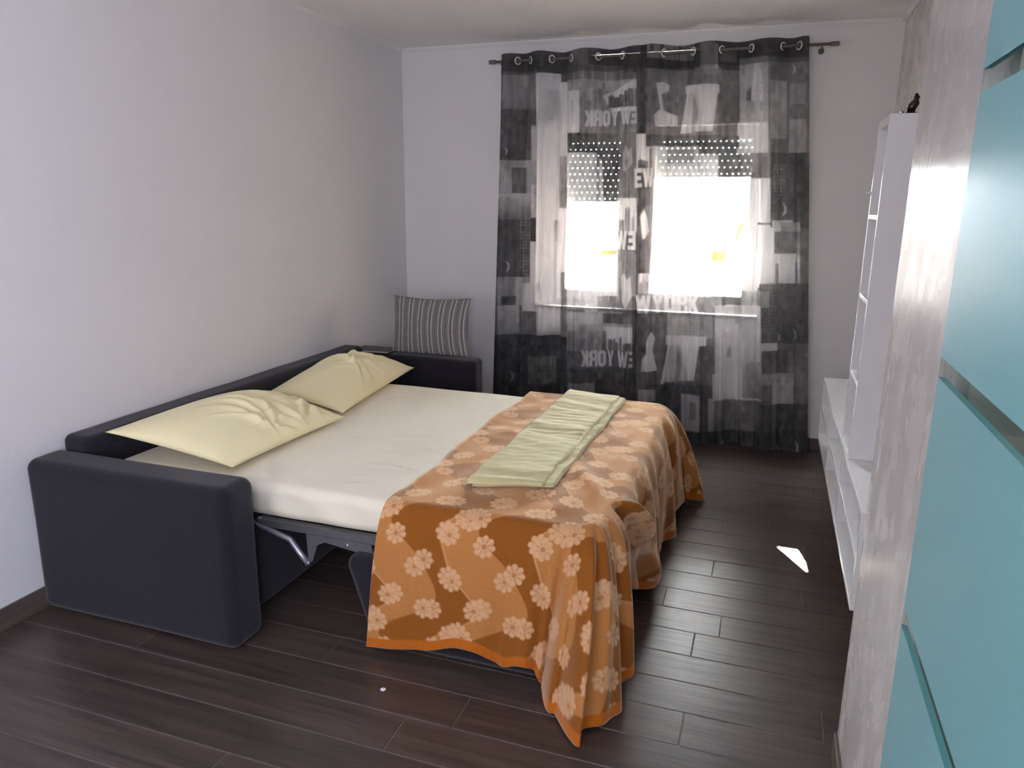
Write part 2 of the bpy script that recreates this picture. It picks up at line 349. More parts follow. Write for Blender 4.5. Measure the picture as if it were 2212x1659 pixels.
box('window_handle', [(1.715, 0.06, 1.38, 1.735, 0.10, 1.44), (1.715, 0.045, 1.28, 1.735, 0.062, 1.44)], 'white_pvc', win, bev=0.003)
def slat_mesh(x0, x1, hx, shift):
    P = 0.0426; bl = [(x0, 0.20, 0, x1, 0.209, P*0.5-0.0042), (x0, 0.20, P*0.5+0.0042, x1, 0.209, P+0.0012)]
    e = x0; x = hx+shift
    while x < x1-0.03:
        bl.append((e, 0.20, P*0.5-0.0042, x-0.0052, 0.209, P*0.5+0.0042)); e = x+0.0052; x += 0.0378
    bl.append((e, 0.20, P*0.5-0.0042, x1, 0.209, P*0.5+0.0042))
    return boxes_mesh('shutter_slat', bl)
for (x0, x1, hx, ztop, n) in ((1.80, 2.58, 1.887, 2.103, 7), (1.16, 1.74, 1.236, 2.103, 11)):
    ms = [slat_mesh(x0, x1, hx, 0), slat_mesh(x0, x1, hx, 0.0189)]
    for k in range(-1, n):
        o = link('shutter_slat', ms[k % 2], 'slat', win); o.location = (0, 0, ztop-0.0426*(k+1))

# ------------------------------------------------------------------ window_2 (unseen, shut by an added opaque panel; a lamp gives the light)
w2 = struct(box('window_2', [(3.03, -7.1, 0.98, 3.09, -7.04, 2.22), (3.03, -5.56, 0.98, 3.09, -5.5, 2.22), (3.03, -7.04, 0.98, 3.09, -5.56, 1.04), (3.03, -7.04, 2.16, 3.09, -5.56, 2.22), (3.03, -6.33, 1.04, 3.09, -6.27, 2.16)], 'white_pvc'))
box('blind', (3.0, -7.09, 0.99, 3.01, -5.51, 2.21), 'white_pvc', w2)  # added to keep the sky out; the lamp in front gives the light
w3 = struct(box('window_3', bars(-8.0, -7.985, 0.6, 2.4, 1.05, 2.45, 0.06, 0.06, 0.06, 0.06), 'white_pvc'))  # added frame on the solid rear wall, only backs the fill lamp
box('blind', (0.66, -7.999, 1.11, 2.34, -7.99, 2.39), 'white_pvc', w3)

# ------------------------------------------------------------------ outside
struct(box('ground_outside', (-20, 0.35, -4.2, 24, 40, -4.0), 'ground'))
apt = thing('apartment_building', 'pale apartment block seen through the window beyond the curtains', 'building', (0, 16, -4))
box('wall', (-12, 0, 0, 14, 6, 6.2), 'facade', apt)
for x, z, ww, hh in ((-6.5, 4.3, 0.9, 1.1), (-4.6, 4.3, 0.9, 1.1), (-0.12, 4.62, 0.12, 0.2), (0.16, 4.62, 0.14, 0.2), (3.6, 4.3, 0.9, 1.1), (5.4, 4.3, 0.9, 1.1)):
    fr_ = box('window', (x, -0.06, z, x+ww, 0.02, z+hh), 'white_trim', apt); box('pane', (x+0.02, -0.08, z+0.02, x+ww-0.02, -0.05, z+hh-0.02), 'facade_dark', fr_)
box('window_awning', (-1.80, -0.7, 4.27, -1.48, 0.0, 4.37), 'awning_yellow', apt)
wg = thing('building_wing', 'brown neighbouring wing standing at right angles outside the window', 'building', (4.6, 0.5, -4))
box('wall', (0, 0, 0, 3, 11, 9.5), 'wing', wg); box('roof', (-0.15, -0.1, 9.5, 3.1, 11.1, 9.7), 'facade', wg)  # block added out of view to keep side sky off the left wall
sa = thing('sunshade', 'yellow and grey folded sunshade outside, seen through the right window pane', 'sunshade', (1.4, 15.2, -4))
box('grey_panel', (-0.16, 0, 4.45, 0.18, 0.06, 5.15), 'awning_grey', sa); box('yellow_panel', (-0.20, -0.02, 4.20, 0.15, 0.05, 4.45), 'awning_yellow', sa)
prism('yellow_flap', [(0.33, 4.75), (0.40, 4.75), (0.56, 5.2), (0.44, 5.2)], 1, 0, 0.05, 'awning_yellow', sa); box('grey_flap', (0.30, 0, 4.45, 0.46, 0.05, 4.75), 'awning_grey', sa)
box('post', (0.2, -0.02, 0, 0.26, 0.05, 5.3), 'white_trim', sa)
# awning added out of view to stop the sun, holed for the floor patch
def sun_blocker():
    tri = [(2.825, -1.673), (2.934, -1.675), (2.948, -1.893)]; Y = 2.0; pts = []
    for x, y in tri: t = (Y-y); pts.append((x-0.237*t, 0.737*t))
    x0, x1, z0, z1 = -1.2, 3.4, 2.0, 3.9
    a, b, c = pts   # a left top?, b right, c lower tip
    lo = min(p[1] for p in pts); hi = max(p[1] for p in pts)
    O = [(x0, z0), (x1, z0), (x1, z1), (x0, z1)]
    V = [(p[0], Y, p[1]) for p in O+pts]
    Fc = [(0, 1, 5, 4), (1, 2, 6, 5), (2, 3, 6), (3, 0, 4, 6)]
    me = mesh('awning_cloth', V, Fc)
    bm = bmesh.new(); bm.from_mesh(me); bmesh.ops.solidify(bm, geom=bm.faces[:], thickness=0.004); bm.to_mesh(me); bm.free()
    return me
aw = thing('window_awning', 'pale canvas awning hanging outside above the window', 'awning', (0, 0, 0))
link('awning_cloth', sun_blocker(), 'awning_pale', aw)
tube('awning_rod', [(-1.2, 2.0, 3.92), (3.4, 2.0, 3.92)], 0.02, 'chrome', aw)

# ------------------------------------------------------------------ sofa bed
sofa = thing('sofa_bed', 'charcoal fabric sofa opened out into a double bed along the left wall', 'sofa bed', (0, 0, 0))
def soft(seed, amp):
    return lambda P, N: P+N*(amp*sines(P[:, 0]+P[:, 2], P[:, 1]+0.5*P[:, 2], seed, 8, (6, 18)))[:, None]
rbox('armrest', (0.478, -3.208, 0.318), (0.946, 0.176, 0.632), 0.042, 'sofa', sofa, n3=(14, 4, 12), fn=soft(1, 0.004))
rbox('armrest', (0.485, -0.87, 0.318), (0.93, 0.16, 0.632), 0.035, 'sofa', sofa, n3=(14, 4, 12), fn=soft(2, 0.004))
rbox('backrest', (0.077, -2.035, 0.352), (0.145, 2.165, 0.664), 0.032, 'sofa', sofa, n3=(4, 24, 10), fn=soft(3, 0.005))
rbox('sofa_base', (0.50, -2.035, 0.20), (0.70, 2.16, 0.36), 0.02, 'sofa', sofa, n3=(6, 10, 4))
rbox('foot_panel', (1.70, -2.22, 0.172), (0.86, 1.72, 0.34), 0.05, 'sofa', sofa, n3=(10, 16, 5),
     fn=lambda P, N: P+np.stack([0.55*(0.33-P[:, 2])*(P[:, 0] < 1.5).astype(float), 0*P[:, 0], 0*P[:, 0]], 1)*0.6+N*(0.004*sines(P[:, 0], P[:, 1], 4))[:, None])
fr = box('bed_frame', [(0.86, -3.005, 0.372, 2.13, -2.985, 0.405), (0.86, -3.018, 0.403, 2.13, -2.985, 0.409), (0.86, -1.365, 0.372, 2.13, -1.345, 0.409), (2.11, -2.985, 0.372, 2.13, -1.365, 0.409), (0.86, -2.985, 0.385, 0.88, -1.365, 0.409)], 'frame_metal', sofa)
for yy in np.linspace(-2.8, -1.5, 6): box('cross_bar', (0.88, yy, 0.39, 2.11, yy+0.03, 0.40), 'frame_metal', fr)
prism('hinge_plate', [(1.078, 0.375), (1.36, 0.375), (1.37, 0.325), (1.16, 0.352), (1.125, 0.335), (1.10, 0.262), (1.083, 0.258)], 1, -3.012, -3.004, 'frame_metal', sofa)
tube('fold_strut', [(0.80, -2.99, 0.378), (0.887, -3.0, 0.364), (1.005, -3.01, 0.338), (1.045, -3.015, 0.295), (1.088, -3.02, 0.254)], 0.012, 'steel_tube', sofa)
for p in [(0.868, -3.01, 0.405), (1.088, -3.022, 0.260), (1.26, -3.012, 0.357)]:
    lathe('bolt', [(0.008, -0.006), (0.008, 0.002), (0.004, 0.004)], p, 'steel_tube', sofa, 10, 1)

# mattress wrapped in a fitted sheet
def sheet_fn(P, N):
    up = np.clip(N[:, 2], 0, 1)
    x, y = P[:, 0], P[:, 1]
    wz = 0.005*sines(x, y, 11, 12, (5, 16))
    cre = np.zeros(len(P))
    r = np.random.default_rng(5)
    for _ in range(26):
        cx, cy = r.uniform(0.75, 1.4), r.uniform(-2.9, -1.5); a = r.normal(0.35, 0.35); l = r.uniform(0.06, 0.16); wd = r.uniform(0.006, 0.012)
        dx, dy = x-cx, y-cy; u = dx*math.cos(a)+dy*math.sin(a); v = -dx*math.sin(a)+dy*math.cos(a)
        cre += np.exp(-(u/l)**2-(v/wd)**2)*r.uniform(0.004, 0.009)
    side = 1-up
    q = 0.003*np.sin(26*x+4*P[:, 2]*8)*side
    P = P+np.stack([0*x, np.sign(N[:, 1])*0+N[:, 1]*q, up*(wz+cre)], 1)
    return P
matt = rbox('mattress', (1.155, -2.18, 0.483), (2.01, 1.66, 0.146), 0.045, 'sheet', None, k=5, n3=(150, 140, 6), fn=sheet_fn)
tag(matt, 'mattress in a smooth cream fitted sheet on the opened sofa bed', 'mattress')

# ------------------------------------------------------------------ pillows
def pillow(name, A, B, C, D, t, seed, label):
    n = 90
    u, v = np.meshgrid(np.linspace(0, 1, n), np.linspace(0, 1, n), indexing='ij')
    A, B, C, D = [np.array(p, float) for p in (A, B, C, D)]   # A-B along u, A-D along v
    pin = 0.03
    uu = u+pin*np.sin(math.pi*v)*(0.5-u)*1.6; vv = v+pin*np.sin(math.pi*u)*(0.5-v)*1.6
    base = A[None, None]*((1-uu)*(1-vv))[..., None]+B*(uu*(1-vv))[..., None]+C*(uu*vv)[..., None]+D*((1-uu)*vv)[..., None]
    nrm = np.cross(B-A, D-A); nrm = nrm/np.linalg.norm(nrm); nrm = nrm if nrm[2] > 0 else -nrm
    h = (np.sin(math.pi*u)*np.sin(math.pi*v))
    prof = np.clip(h, 0, 1)**0.55
    wr = 0.010*sines(u*1.0, v*1.0, seed, 10, (6, 20))*prof
    r = np.random.default_rng(seed); cre = np.zeros_like(u)
    for _ in range(16):   # creases running in from the front edge and the corners
        cx, cy = r.uniform(0.35, 0.95), r.uniform(0.35, 1.0); a = r.normal(0.2, 0.5); l = r.uniform(0.10, 0.26); wd = r.uniform(0.012, 0.03)
        dx, dy = u-cx, v-cy; p = dx*math.cos(a)+dy*math.sin(a); q = -dx*math.sin(a)+dy*math.cos(a)+0.6*p*p
        cre += np.exp(-(p/l)**2)*(np.exp(-(q/wd)**2)-0.8*np.exp(-((q-1.7*wd)/wd)**2))*r.uniform(0.011, 0.022)
    top = base+nrm*((t*0.72*prof+wr+cre*np.minimum(1, h*4))[..., None])
    bot = base-nrm*((t*0.28*prof)[..., None])
    V = np.concatenate([top.reshape(-1, 3), bot.reshape(-1, 3)]); Q = np.concatenate([grid_faces(n, n), grid_faces(n, n, n*n)[:, ::-1]])
    me = fast_mesh(name, V, Q)
    bm = bmesh.new(); bm.from_mesh(me); bmesh.ops.remove_doubles(bm, verts=bm.verts[:], dist=1e-4); bmesh.ops.recalc_face_normals(bm, faces=bm.faces[:]); bm.to_mesh(me); bm.free()
    o = link(name, me, 'pillow', None, True); return tag(o, label, 'pillow', 'pillows on the sofa bed')
pillow('pillow', (0.145, -3.03, 0.685), (0.735, -2.985, 0.59), (0.765, -2.20, 0.588), (0.15, -2.06, 0.615), 0.185, 21, 'pale yellow pillow nearer the camera, beside the near armrest')
pillow('pillow', (0.16, -1.98, 0.61), (0.715, -2.14, 0.588), (0.60, -1.10, 0.60), (0.15, -1.16, 0.625), 0.19, 34, 'pale yellow pillow further along, beside the far armrest')

# ------------------------------------------------------------------ floral blanket
def flower_print(X, Y):
    """woven pattern in cloth metres: wavy brown and tan bands with pale daisies"""
    PX, PY = 0.335, 0.43
    X = np.asarray(X, float); Y = np.asarray(Y, float)
    brown = srgb((142, 84, 30)); tan = srgb((180, 121, 66)); pale = srgb((210, 164, 120)); core = srgb((172, 108, 62))
    ph = 2*math.pi*Y/PY
    xc = 0.085*np.sin(ph)+0.02*np.sin(2*ph)
    d = (X-xc+PX/2) % PX-PX/2
    half = 0.078+0.030*np.sin(ph*1.0+1.9)
    inb = np.clip((half-np.abs(d))/0.004+0.5, 0, 1)
    line = np.exp(-((np.abs(d)-half-0.004)/0.0035)**2)*(d > 0)*0.55
    sub = np.exp(-((d-half-0.05)/0.03)**2)*0.25
    col = tan[None]*(1-inb)[:, None]+brown[None]*inb[:, None]
    col = col+(pale-col)*(line+0*sub)[:, None]
    cell = [(228, 625), (415, 580), (315, 758), (352, 795), (475, 738), (210, 888), (436, 928), (505, 995), (548, 1020), (130, 985), (165, 1000), (372, 1095), (205, 1130), (90, 720), (48, 915)]
    sx = PX/407.0; sy = PY/520.0
    for cx, cy in cell:
        fx, fy = cx*sx, cy*sy
        dx = (X-fx+PX/2) % PX-PX/2; dy = (Y-fy+PY/2) % PY-PY/2
        r = np.hypot(dx, dy); a = np.arctan2(dy, dx)
        R = 0.039*(0.80+0.20*np.abs(np.cos(4*a)))
        m = np.clip((R-r)/0.004+0.5, 0, 1)
        petal = m*(0.42+0.58*np.abs(np.cos(4*a))**0.6)
        col = col+(pale-col)*petal[:, None]
        cm = np.clip((0.009-r)/0.003+0.5, 0, 1)*0.8
        col = col+(core-col)*cm[:, None]
        rg = np.exp(-((r-0.017)/0.004)**2)*0.35*np.abs(np.sin(4*a))
        col = col+(core-col)*rg[:, None]
    return col
def catmull(K, ts):
    K = np.asarray(K, float); n = len(K); i = np.clip(np.floor(ts).astype(int), 0, n-2); t = (ts-i)[:, None]
    g = lambda j: K[np.clip(j, 0, n-1)]
    p0, p1, p2, p3 = g(i-1), g(i), g(i+1), g(i+2)
    return 0.5*(2*p1+(p2-p0)*t+(2*p0-5*p1+4*p2-p3)*t**2+(3*p1-p0-3*p2+p3)*t**3)
ZT = 0.572
# stations around the bed end: top point on the mattress edge (x, y), hem point (x, y, z), fan angle at the corner
ST = [((1.44, -3.00), (1.392, -3.125, 0.028), 0), ((1.56, -3.00), (1.524, -3.13, 0.049), 0), ((1.68, -3.00), (1.64, -3.12, 0.064), 0), ((1.79, -3.00), (1.751, -3.13, 0.105), 0),
      ((1.86, -3.00), (1.824, -3.145, 0.110), 0), ((1.92, -3.00), (1.888, -3.12, 0.075), 0), ((1.97, -3.00), (1.935, -3.13, 0.072), 0), ((2.03, -3.00), (2.005, -3.15, 0.100), 0),
      ((2.08, -3.00), (2.045, -3.12, 0.066), 2), ((2.12, -2.995), (2.075, -3.165, 0.014), 10), ((2.145, -2.99), (2.15, -3.25, 0.012), 26), ((2.16, -2.98), (2.235, -3.325, 0.010), 45),
      ((2.17, -2.96), (2.285, -3.235, 0.012), 56), ((2.175, -2.94), (2.325, -3.145, 0.014), 64), ((2.18, -2.91), (2.325, -3.04, 0.03), 71), ((2.185, -2.86), (2.32, -2.94, 0.10), 78),
      ((2.19, -2.80), (2.295, -2.86, 0.19), 84), ((2.19, -2.72), (2.272, -2.77, 0.25), 88), ((2.19, -2.62), (2.265, -2.60, 0.16), 90), ((2.19, -2.45), (2.30, -2.42, 0.06), 90),
      ((2.19, -2.28), (2.30, -2.24, 0.03), 90), ((2.19, -2.12), (2.33, -2.12, 0.035), 90), ((2.19, -1.96), (2.275, -1.95, 0.045), 90), ((2.19, -1.82), (2.325, -1.80, 0.04), 90),
      ((2.19, -1.66), (2.28, -1.62, 0.05), 90), ((2.19, -1.52), (2.33, -1.46, 0.07), 90), ((2.185, -1.42), (2.345, -1.30, 0.04), 100), ((2.175, -1.37), (2.41, -1.21, 0.012), 130),
      ((2.15, -1.34), (2.30, -1.13, 0.06), 165), ((2.03, -1.335), (2.04, -1.20, 0.08), 180), ((1.97, -1.335), (1.97, -1.22, 0.06), 180), ((1.92, -1.335), (1.92, -1.20, 0.07), 180), ((1.86, -1.335), (1.86, -1.22, 0.06), 180), ((1.79, -1.335), (1.79, -1.20, 0.06), 180), ((1.68, -1.335), (1.68, -1.22, 0.07), 180), ((1.56, -1.335), (1.56, -1.20, 0.06), 180), ((1.44, -1.335), (1.44, -1.21, 0.06), 180)]
def make_blanket():
    NW, ND = 761, 190
    ts = np.linspace(0, len(ST)-1, NW)
    T = catmull([s[0] for s in ST], ts); B = catmull([s[1] for s in ST], ts); ang = np.radians(catmull([[s[2]] for s in ST], ts)[:, 0])
    T[:, 1] = np.clip(T[:, 1], -3.0, -1.335); B[:, 2] = np.maximum(B[:, 2], 0.008)
    out = np.stack([np.sin(ang), -np.cos(ang)], 1)
    d = np.linspace(0, 1, ND)[None, :, None]
    P0 = np.concatenate([T, np.full((NW, 1), ZT)], 1)[:, None]
    P1 = np.concatenate([T+out*0.105, np.full((NW, 1), ZT+0.004)], 1)[:, None]
    P2 = np.concatenate([T*0.42+B[:, :2]*0.58+out*0.035, (0.30+0.45*B[:, 2:])], 1)[:, None]
    P3 = B[:, None]
    SK = P0*(1-d)**3+3*P1*d*(1-d)**2+3*P2*d*d*(1-d)+P3*d**3
    dd = np.linspace(0, 1, ND)[None, :]
    # extra soft folds of the skirt
    wv = ts[:, None]
    fold = (0.020*np.sin(wv*2.6+0.8*np.sin(wv))+0.014*np.sin(wv*5.1+1.3+dd*2.0))*np.sin(dd*math.pi*0.5)**1.3
    env = np.clip((ts-7)/3, 0.12, 1)[:, None]
    fold = fold+0.024*np.sin(2*math.pi*(wv-7.7)/1.35)*np.exp(-((wv-9.0)/1.9)**2)*np.clip(dd*1.6-0.2, 0, 1)
    SK[..., 0] += out[:, None, 0]*fold*env; SK[..., 1] += out[:, None, 1]*fold*env
    # a ridge that runs from the bed edge down over the foot side
    rc = wv-16.6-3.0*dd; ridge = (0.060*np.exp(-(rc/0.34)**2)-0.030*np.exp(-((rc+0.9)/0.5)**2))*np.sin(math.pi*dd)**0.6*np.clip(dd*5, 0, 1)
    SK[..., 0] += ridge
    SK[..., 2] = np.maximum(SK[..., 2], 0.006)
    seg = np.linalg.norm(np.diff(SK, axis=1), axis=2); Ls = np.concatenate([np.zeros((NW, 1)), np.cumsum(seg, 1)], 1)
    mx = T[:, 0:1]+out[:, 0:1]*Ls; my = T[:, 1:2]+out[:, 1:2]*Ls
    border = np.clip((Ls-(Ls[:, -1:]-0.040))/0.004, 0, 1)
    # top of the bed: the same sheet carried inwards from the bed edge to the middle line
    NE = 110; e = np.linspace(0, 1, NE)[None, :]
    Cx = np.minimum(T[:, 0], 1.75)[:, None]; X = Cx+(T[:, 0:1]-Cx)*e; Y2 = -2.17+(T[:, 1:2]+2.17)*e
    q = np.clip((1-e)/0.16, 0, 1); edge = q*q*(3-2*q)
    Z = ZT+edge*(0.006+0.007*sines(X, Y2, 77, 12, (8, 34), 1.6)+0.007*sines(X, Y2*0.4, 78, 8, (20, 60)))
    Z += 0.024*np.exp(-(((X-2.07)+0.55*(Y2+2.60))/0.045)**2)*np.exp(-((Y2+2.62)/0.22)**2)*edge
    Z -= (1-np.clip((X-1.44)/0.02, 0, 1))*0.008*edge
    wob = (0.012*np.sin(Y2*4.0)+0.006*np.sin(Y2*11))*np.clip(1-(X-1.44)/0.2, 0, 1)*edge
    TP = np.stack([X+wob, Y2, Z], -1)
    G = np.concatenate([TP[:, :-1], SK], 1); mx = np.concatenate([X[:, :-1], mx], 1); my = np.concatenate([Y2[:, :-1], my], 1)
    border = np.concatenate([np.zeros((NW, NE-1)), border], 1)
    V = G.reshape(-1, 3); Q = grid_faces(NW, ND+NE-1); cols = ND+NE-1
    mid = np.arange(NW//2+1, NW)*cols; rm = np.arange(NW*cols); ok = np.abs(V[mid]-V[(NW-1-np.arange(NW//2+1, NW))*cols]).max(1) < 1e-4; rm[mid[ok]] = (NW-1-np.arange(NW//2+1, NW))[ok]*cols; Q = rm[Q]   # sew the middle line
    col = flower_print(mx.ravel(), my.ravel())
    hem = srgb((180, 98, 28)); b = border.ravel()
    col = col+(hem-col)*b[:, None]
    me = fast_mesh('blanket', V, Q); set_print(me, col)
    o = link('blanket', me, 'blanket', None, True)
    sol = o.modifiers.new('thickness', 'SOLIDIFY'); sol.thickness = 0.005; sol.offset = 0
    return o
tag(make_blanket(), 'orange and tan floral blanket draped over the foot of the bed', 'blanket')

# folded olive-cream sheet lying on the blanket
def folded_sheet():
    par = thing('folded_sheet', 'olive cream cotton sheet folded into a long strip on the blanket', 'bed sheet', (1.82, -2.07, ZT+0.02))
    def slab(name, a, b, c, d, z, th, seed):
        n, mv = 50, 150
        u, v = np.meshgrid(np.linspace(0, 1, n), np.linspace(0, 1, mv), indexing='ij')
        P = [np.array(p, float) for p in (a, b, c, d)]
        base = P[0]*((1-u)*(1-v))[..., None]+P[1]*(u*(1-v))[..., None]+P[2]*(u*v)[..., None]+P[3]*((1-u)*v)[..., None]
        e = np.minimum(np.minimum(u, 1-u)*0.3/0.010, np.minimum(v, 1-v)*1.4/0.010); e = np.sqrt(np.clip(1-(1-np.clip(e, 0, 1))**2, 0, 1))
        wz = 0.0055*sines(u*0.3, v*1.4, seed, 14, (18, 90), 2.4)+0.005*np.sin(v*46+3*u+2*np.sin(v*9))*np.sin(v*7+seed)
        x = base[..., 0]+0.004*np.sin(v*19+seed); y = base[..., 1]+0.004*np.sin(u*9+seed)
        top = np.stack([x, y, z+th*e+wz*e], -1); bot = np.stack([x, y, z+0*x], -1)
        V = np.concatenate([top.reshape(-1, 3), bot.reshape(-1, 3)])-np.array(par.location)
        me = fast_mesh(name, V, np.concatenate([grid_faces(n, mv), grid_faces(n, mv, n*mv)[:, ::-1]]))
        return link(name, me, 'folded', par, True)
    slab('lower_fold', (1.690, -2.835), (1.985, -2.735), (2.000, -1.375), (1.690, -1.36), ZT+0.016, 0.014, 3)
    slab('upper_fold', (1.668, -2.850), (1.948, -2.765), (1.968, -1.385), (1.670, -1.35), ZT+0.028, 0.016, 8)
folded_sheet()

# ------------------------------------------------------------------ striped cushion and book on the far arm
def striped_cushion():
    n, n2 = 520, 70; cw, ch = 0.55, 0.38
    u, v = np.meshgrid(np.linspace(0, 1, n), np.linspace(0, 1, n2), indexing='ij')
    h = np.sin(math.pi*u)*np.sin(math.pi*v); prof = np.clip(h, 0, 1)**0.5
    pu = u+0.05*np.sin(math.pi*v)*(0.5-u); pv = v+0.09*np.sin(math.pi*u)*np.minimum(0.5-v, 0)
    x = (pu-0.5)*cw+0.02*(1-v)*0; z = pv*ch; t = 0.055*prof+0.004*sines(u, v, 9, 8, (8, 20))*prof
    V = np.concatenate([np.stack([x, -t, z], -1).reshape(-1, 3), np.stack([x, t*0.8, z], -1).reshape(-1, 3)])
    me = fast_mesh('striped_cushion', V, np.concatenate([grid_faces(n, n2), grid_faces(n, n2, n*n2)[:, ::-1]]))
    s = np.concatenate([(u*cw+0.012*np.sin(3*v)*u).ravel()]*2)
    light, mid, dark = srgb((165, 160, 155)), srgb((128, 124, 120)), srgb((84, 83, 82))
    r = np.random.default_rng(4); pos = 0; col = np.tile(mid, (len(s), 1))
    pat = [(0.012, light), (0.004, dark), (0.010, mid), (0.003, dark), (0.004, mid), (0.003, dark), (0.009, mid), (0.004, dark), (0.011, light), (0.003, dark), (0.003, mid), (0.003, dark), (0.003, mid), (0.004, dark)]
    tot = sum(p[0] for p in pat); ss = s % tot; a = 0
    for wd, c in pat:
        k = (ss >= a) & (ss < a+wd); col[k] = c; a += wd
    set_print(me, col)
    bm = bmesh.new(); bm.from_mesh(me); bmesh.ops.remove_doubles(bm, verts=bm.verts[:], dist=1e-4); bmesh.ops.recalc_face_normals(bm, faces=bm.faces[:]); bm.to_mesh(me); bm.free()
    o = link('striped_cushion', me, 'cushion', None, True); o.location = (0.585, -0.845, 0.637); o.rotation_euler = (math.radians(-7), 0, math.radians(2))
    return tag(o, 'grey and white striped cushion standing on the far armrest', 'cushion')
striped_cushion()
bk = thing('book', 'thin dark book lying on the far armrest next to the striped cushion', 'book', (0.20, -0.88, 0.639))
box('pages', (-0.115, -0.066, 0.003, 0.116, 0.066, 0.014), 'pages', bk); box('cover', [(-0.12, -0.07, 0, 0.12, 0.07, 0.003), (-0.12, -0.07, 0.014, 0.12, 0.07, 0.018), (-0.12, -0.07, 0.003, -0.117, 0.07, 0.014)], 'book', bk)
bk.rotation_euler = (0, 0, math.radians(4))

# ------------------------------------------------------------------ white shelf units on the right
t_ = 0.020
low = thing('wall_shelf', 'low white open shelf unit of six cubbies hung on the right wall', 'shelf', (3.025, -2.74, 0.29))
def lb(name, b, par=low, bev=0.0015): o = box(name, b, 'shelf', par, bev); return o
DX, DY, DZ = 0.28, 2.09, 0.355
lb('bottom_panel', (0, 0, 0, DX, DY, t_)); lb('top_panel', (0, 0, DZ-t_, DX, DY, DZ))
lb('side_panel', (0.001, 0, t_, DX, t_, DZ-t_)); lb('side_panel', (0.001, DY-t_, t_, DX, DY, DZ-t_))
lb('middle_board', (0.001, t_, 0.172, DX, DY-t_, 0.19)); lb('back_panel', (DX-0.008, t_, t_, DX-0.001, DY-t_, DZ-t_))
for yy in (0.735, 1.40):
    lb('divider', (0.002, yy, t_, DX-0.008, yy+0.018, 0.172)); lb('divider', (0.002, yy, 0.19, DX-0.008, yy+0.018, DZ-t_))
tall = thing('tall_shelf', 'tall narrow white open shelf tower standing on the low wall shelf', 'shelf', (3.030, -2.18, 0.6455))
TX, TY, TZ = 0.275, 0.305, 1.291
tb = lambda n, b: lb(n, b, tall)
tb('side_panel', (0, 0, 0, TX, t_, TZ)); tb('side_panel', (0, TY-t_, 0, TX, TY, TZ)); tb('top_panel', (0.001, t_, TZ-0.03, TX, TY-t_, TZ-0.001)); tb('bottom_panel', (0.001, t_, 0, TX, TY-t_, t_))
for zz in (0.93, 0.616, 0.298): tb('shelf_board', (0.001, t_, zz-0.009, TX, TY-t_, zz+0.009))
tb('back_panel', (TX-0.008, t_, t_, TX-0.001, TY-t_, TZ-0.03))
lathe('hook', [(0.004, -0.022), (0.004, -0.006), (0.009, -0.004), (0.009, 0.0)], (0.0, TY-0.012, 1.022), 'white_trim', tall, 12, 0)
# ornament on top
orn = thing('ornament', 'small dark metal ornament with a silver ball on top of the tall shelf', 'ornament', (3.095, -2.10, 1.937))
lathe('base', [(0.026, 0), (0.026, 0.006), (0.016, 0.010), (0.010, 0.022)], (0.012, 0, 0), 'dark_metal', orn, 18)
tube('curved_stem', [(0.008, 0, 0.012), (0.014, 0, 0.03), (0.022, 0, 0.045), (0.025, 0, 0.062), (0.022, 0, 0.074)], [0.012, 0.016, 0.014, 0.011, 0.006], 'dark_metal', orn, 14)
lathe('silver_ball', [(0.0015, -0.010), (0.007, -0.007), (0.010, 0), (0.007, 0.007), (0.0015, 0.010)], (-0.022, -0.008, 0.010), 'silver', orn, 14)
lathe('silver_ball', [(0.001, -0.006), (0.004, -0.004), (0.006, 0), (0.004, 0.004), (0.001, 0.006)], (-0.004, -0.010, 0.030), 'silver', orn, 12)

# ------------------------------------------------------------------ frosted glass leaf in the doorway on the right
dl = thing('glass_door', 'aqua frosted glass door leaf with clear horizontal bands at right edge', 'door', (2.955, -3.90, 0.01))
bands = [0.44, 0.907, 1.36, 1.797, 2.25]; z = 0.0; ya, yb = -0.98, 0.0
for bz in bands:
    bz -= 0.01
    box('frosted_panel', (-0.005, ya, z, 0.005, yb, bz-0.017), 'frosted', dl)
    box('clear_band', (-0.005, ya, bz-0.017, 0.005, yb, bz+0.017), 'clear', dl); z = bz+0.017
box('frosted_panel', (-0.005, ya, z, 0.005, yb, 2.58), 'frosted', dl)
cab = thing('hall_cabinet', 'cream cabinet in the dark hall, glimpsed through the clear glass band', 'cabinet', (3.75, -4.9, 0.0))
box('body', (0.02, 0.0, 0.0, 0.6, 0.93, 1.335), 'cream_wood', cab, bev=0.004)
for k in range(2): d_ = box('door', (0, 0.01+0.47*k, 0.05, 0.02, 0.45+0.47*k, 1.32), 'cream_wood', cab, bev=0.003); box('handle', (-0.02, 0.43-0.02*0+0.06*k, 0.7, 0.0, 0.44+0.06*k, 0.85), 'chrome', d_)

# ------------------------------------------------------------------ curtain rod and curtains
RZ, RY = 2.560, -0.10
rod = thing('curtain_rod', 'slim nickel curtain rod above the window', 'curtain rod', (1.8, RY, RZ))
tube('pole', [(-1.03, 0, 0), (1.10, 0, 0)], 0.009, 'chrome', rod, 12)
for sx, e in ((-1, -1.03), (1, 1.10)):
    lathe('finial', [(0.010, 0), (0.014, sx*0.004), (0.014, sx*0.045), (0.011, sx*0.050)], (e, 0, 0), 'chrome', rod, 16, 0)
for bx_ in (-0.99, 1.055):
    b_ = tube('bracket', [(bx_, 0, -0.012), (bx_, 0.0, -0.02), (bx_, 0.05, -0.022), (bx_, 0.095, -0.022)], 0.005, 'chrome', rod, 8)
    lathe('wall_plate', [(0.018, 0), (0.018, 0.005)], (bx_, 0.094, -0.022), 'chrome', b_, 14, 1)

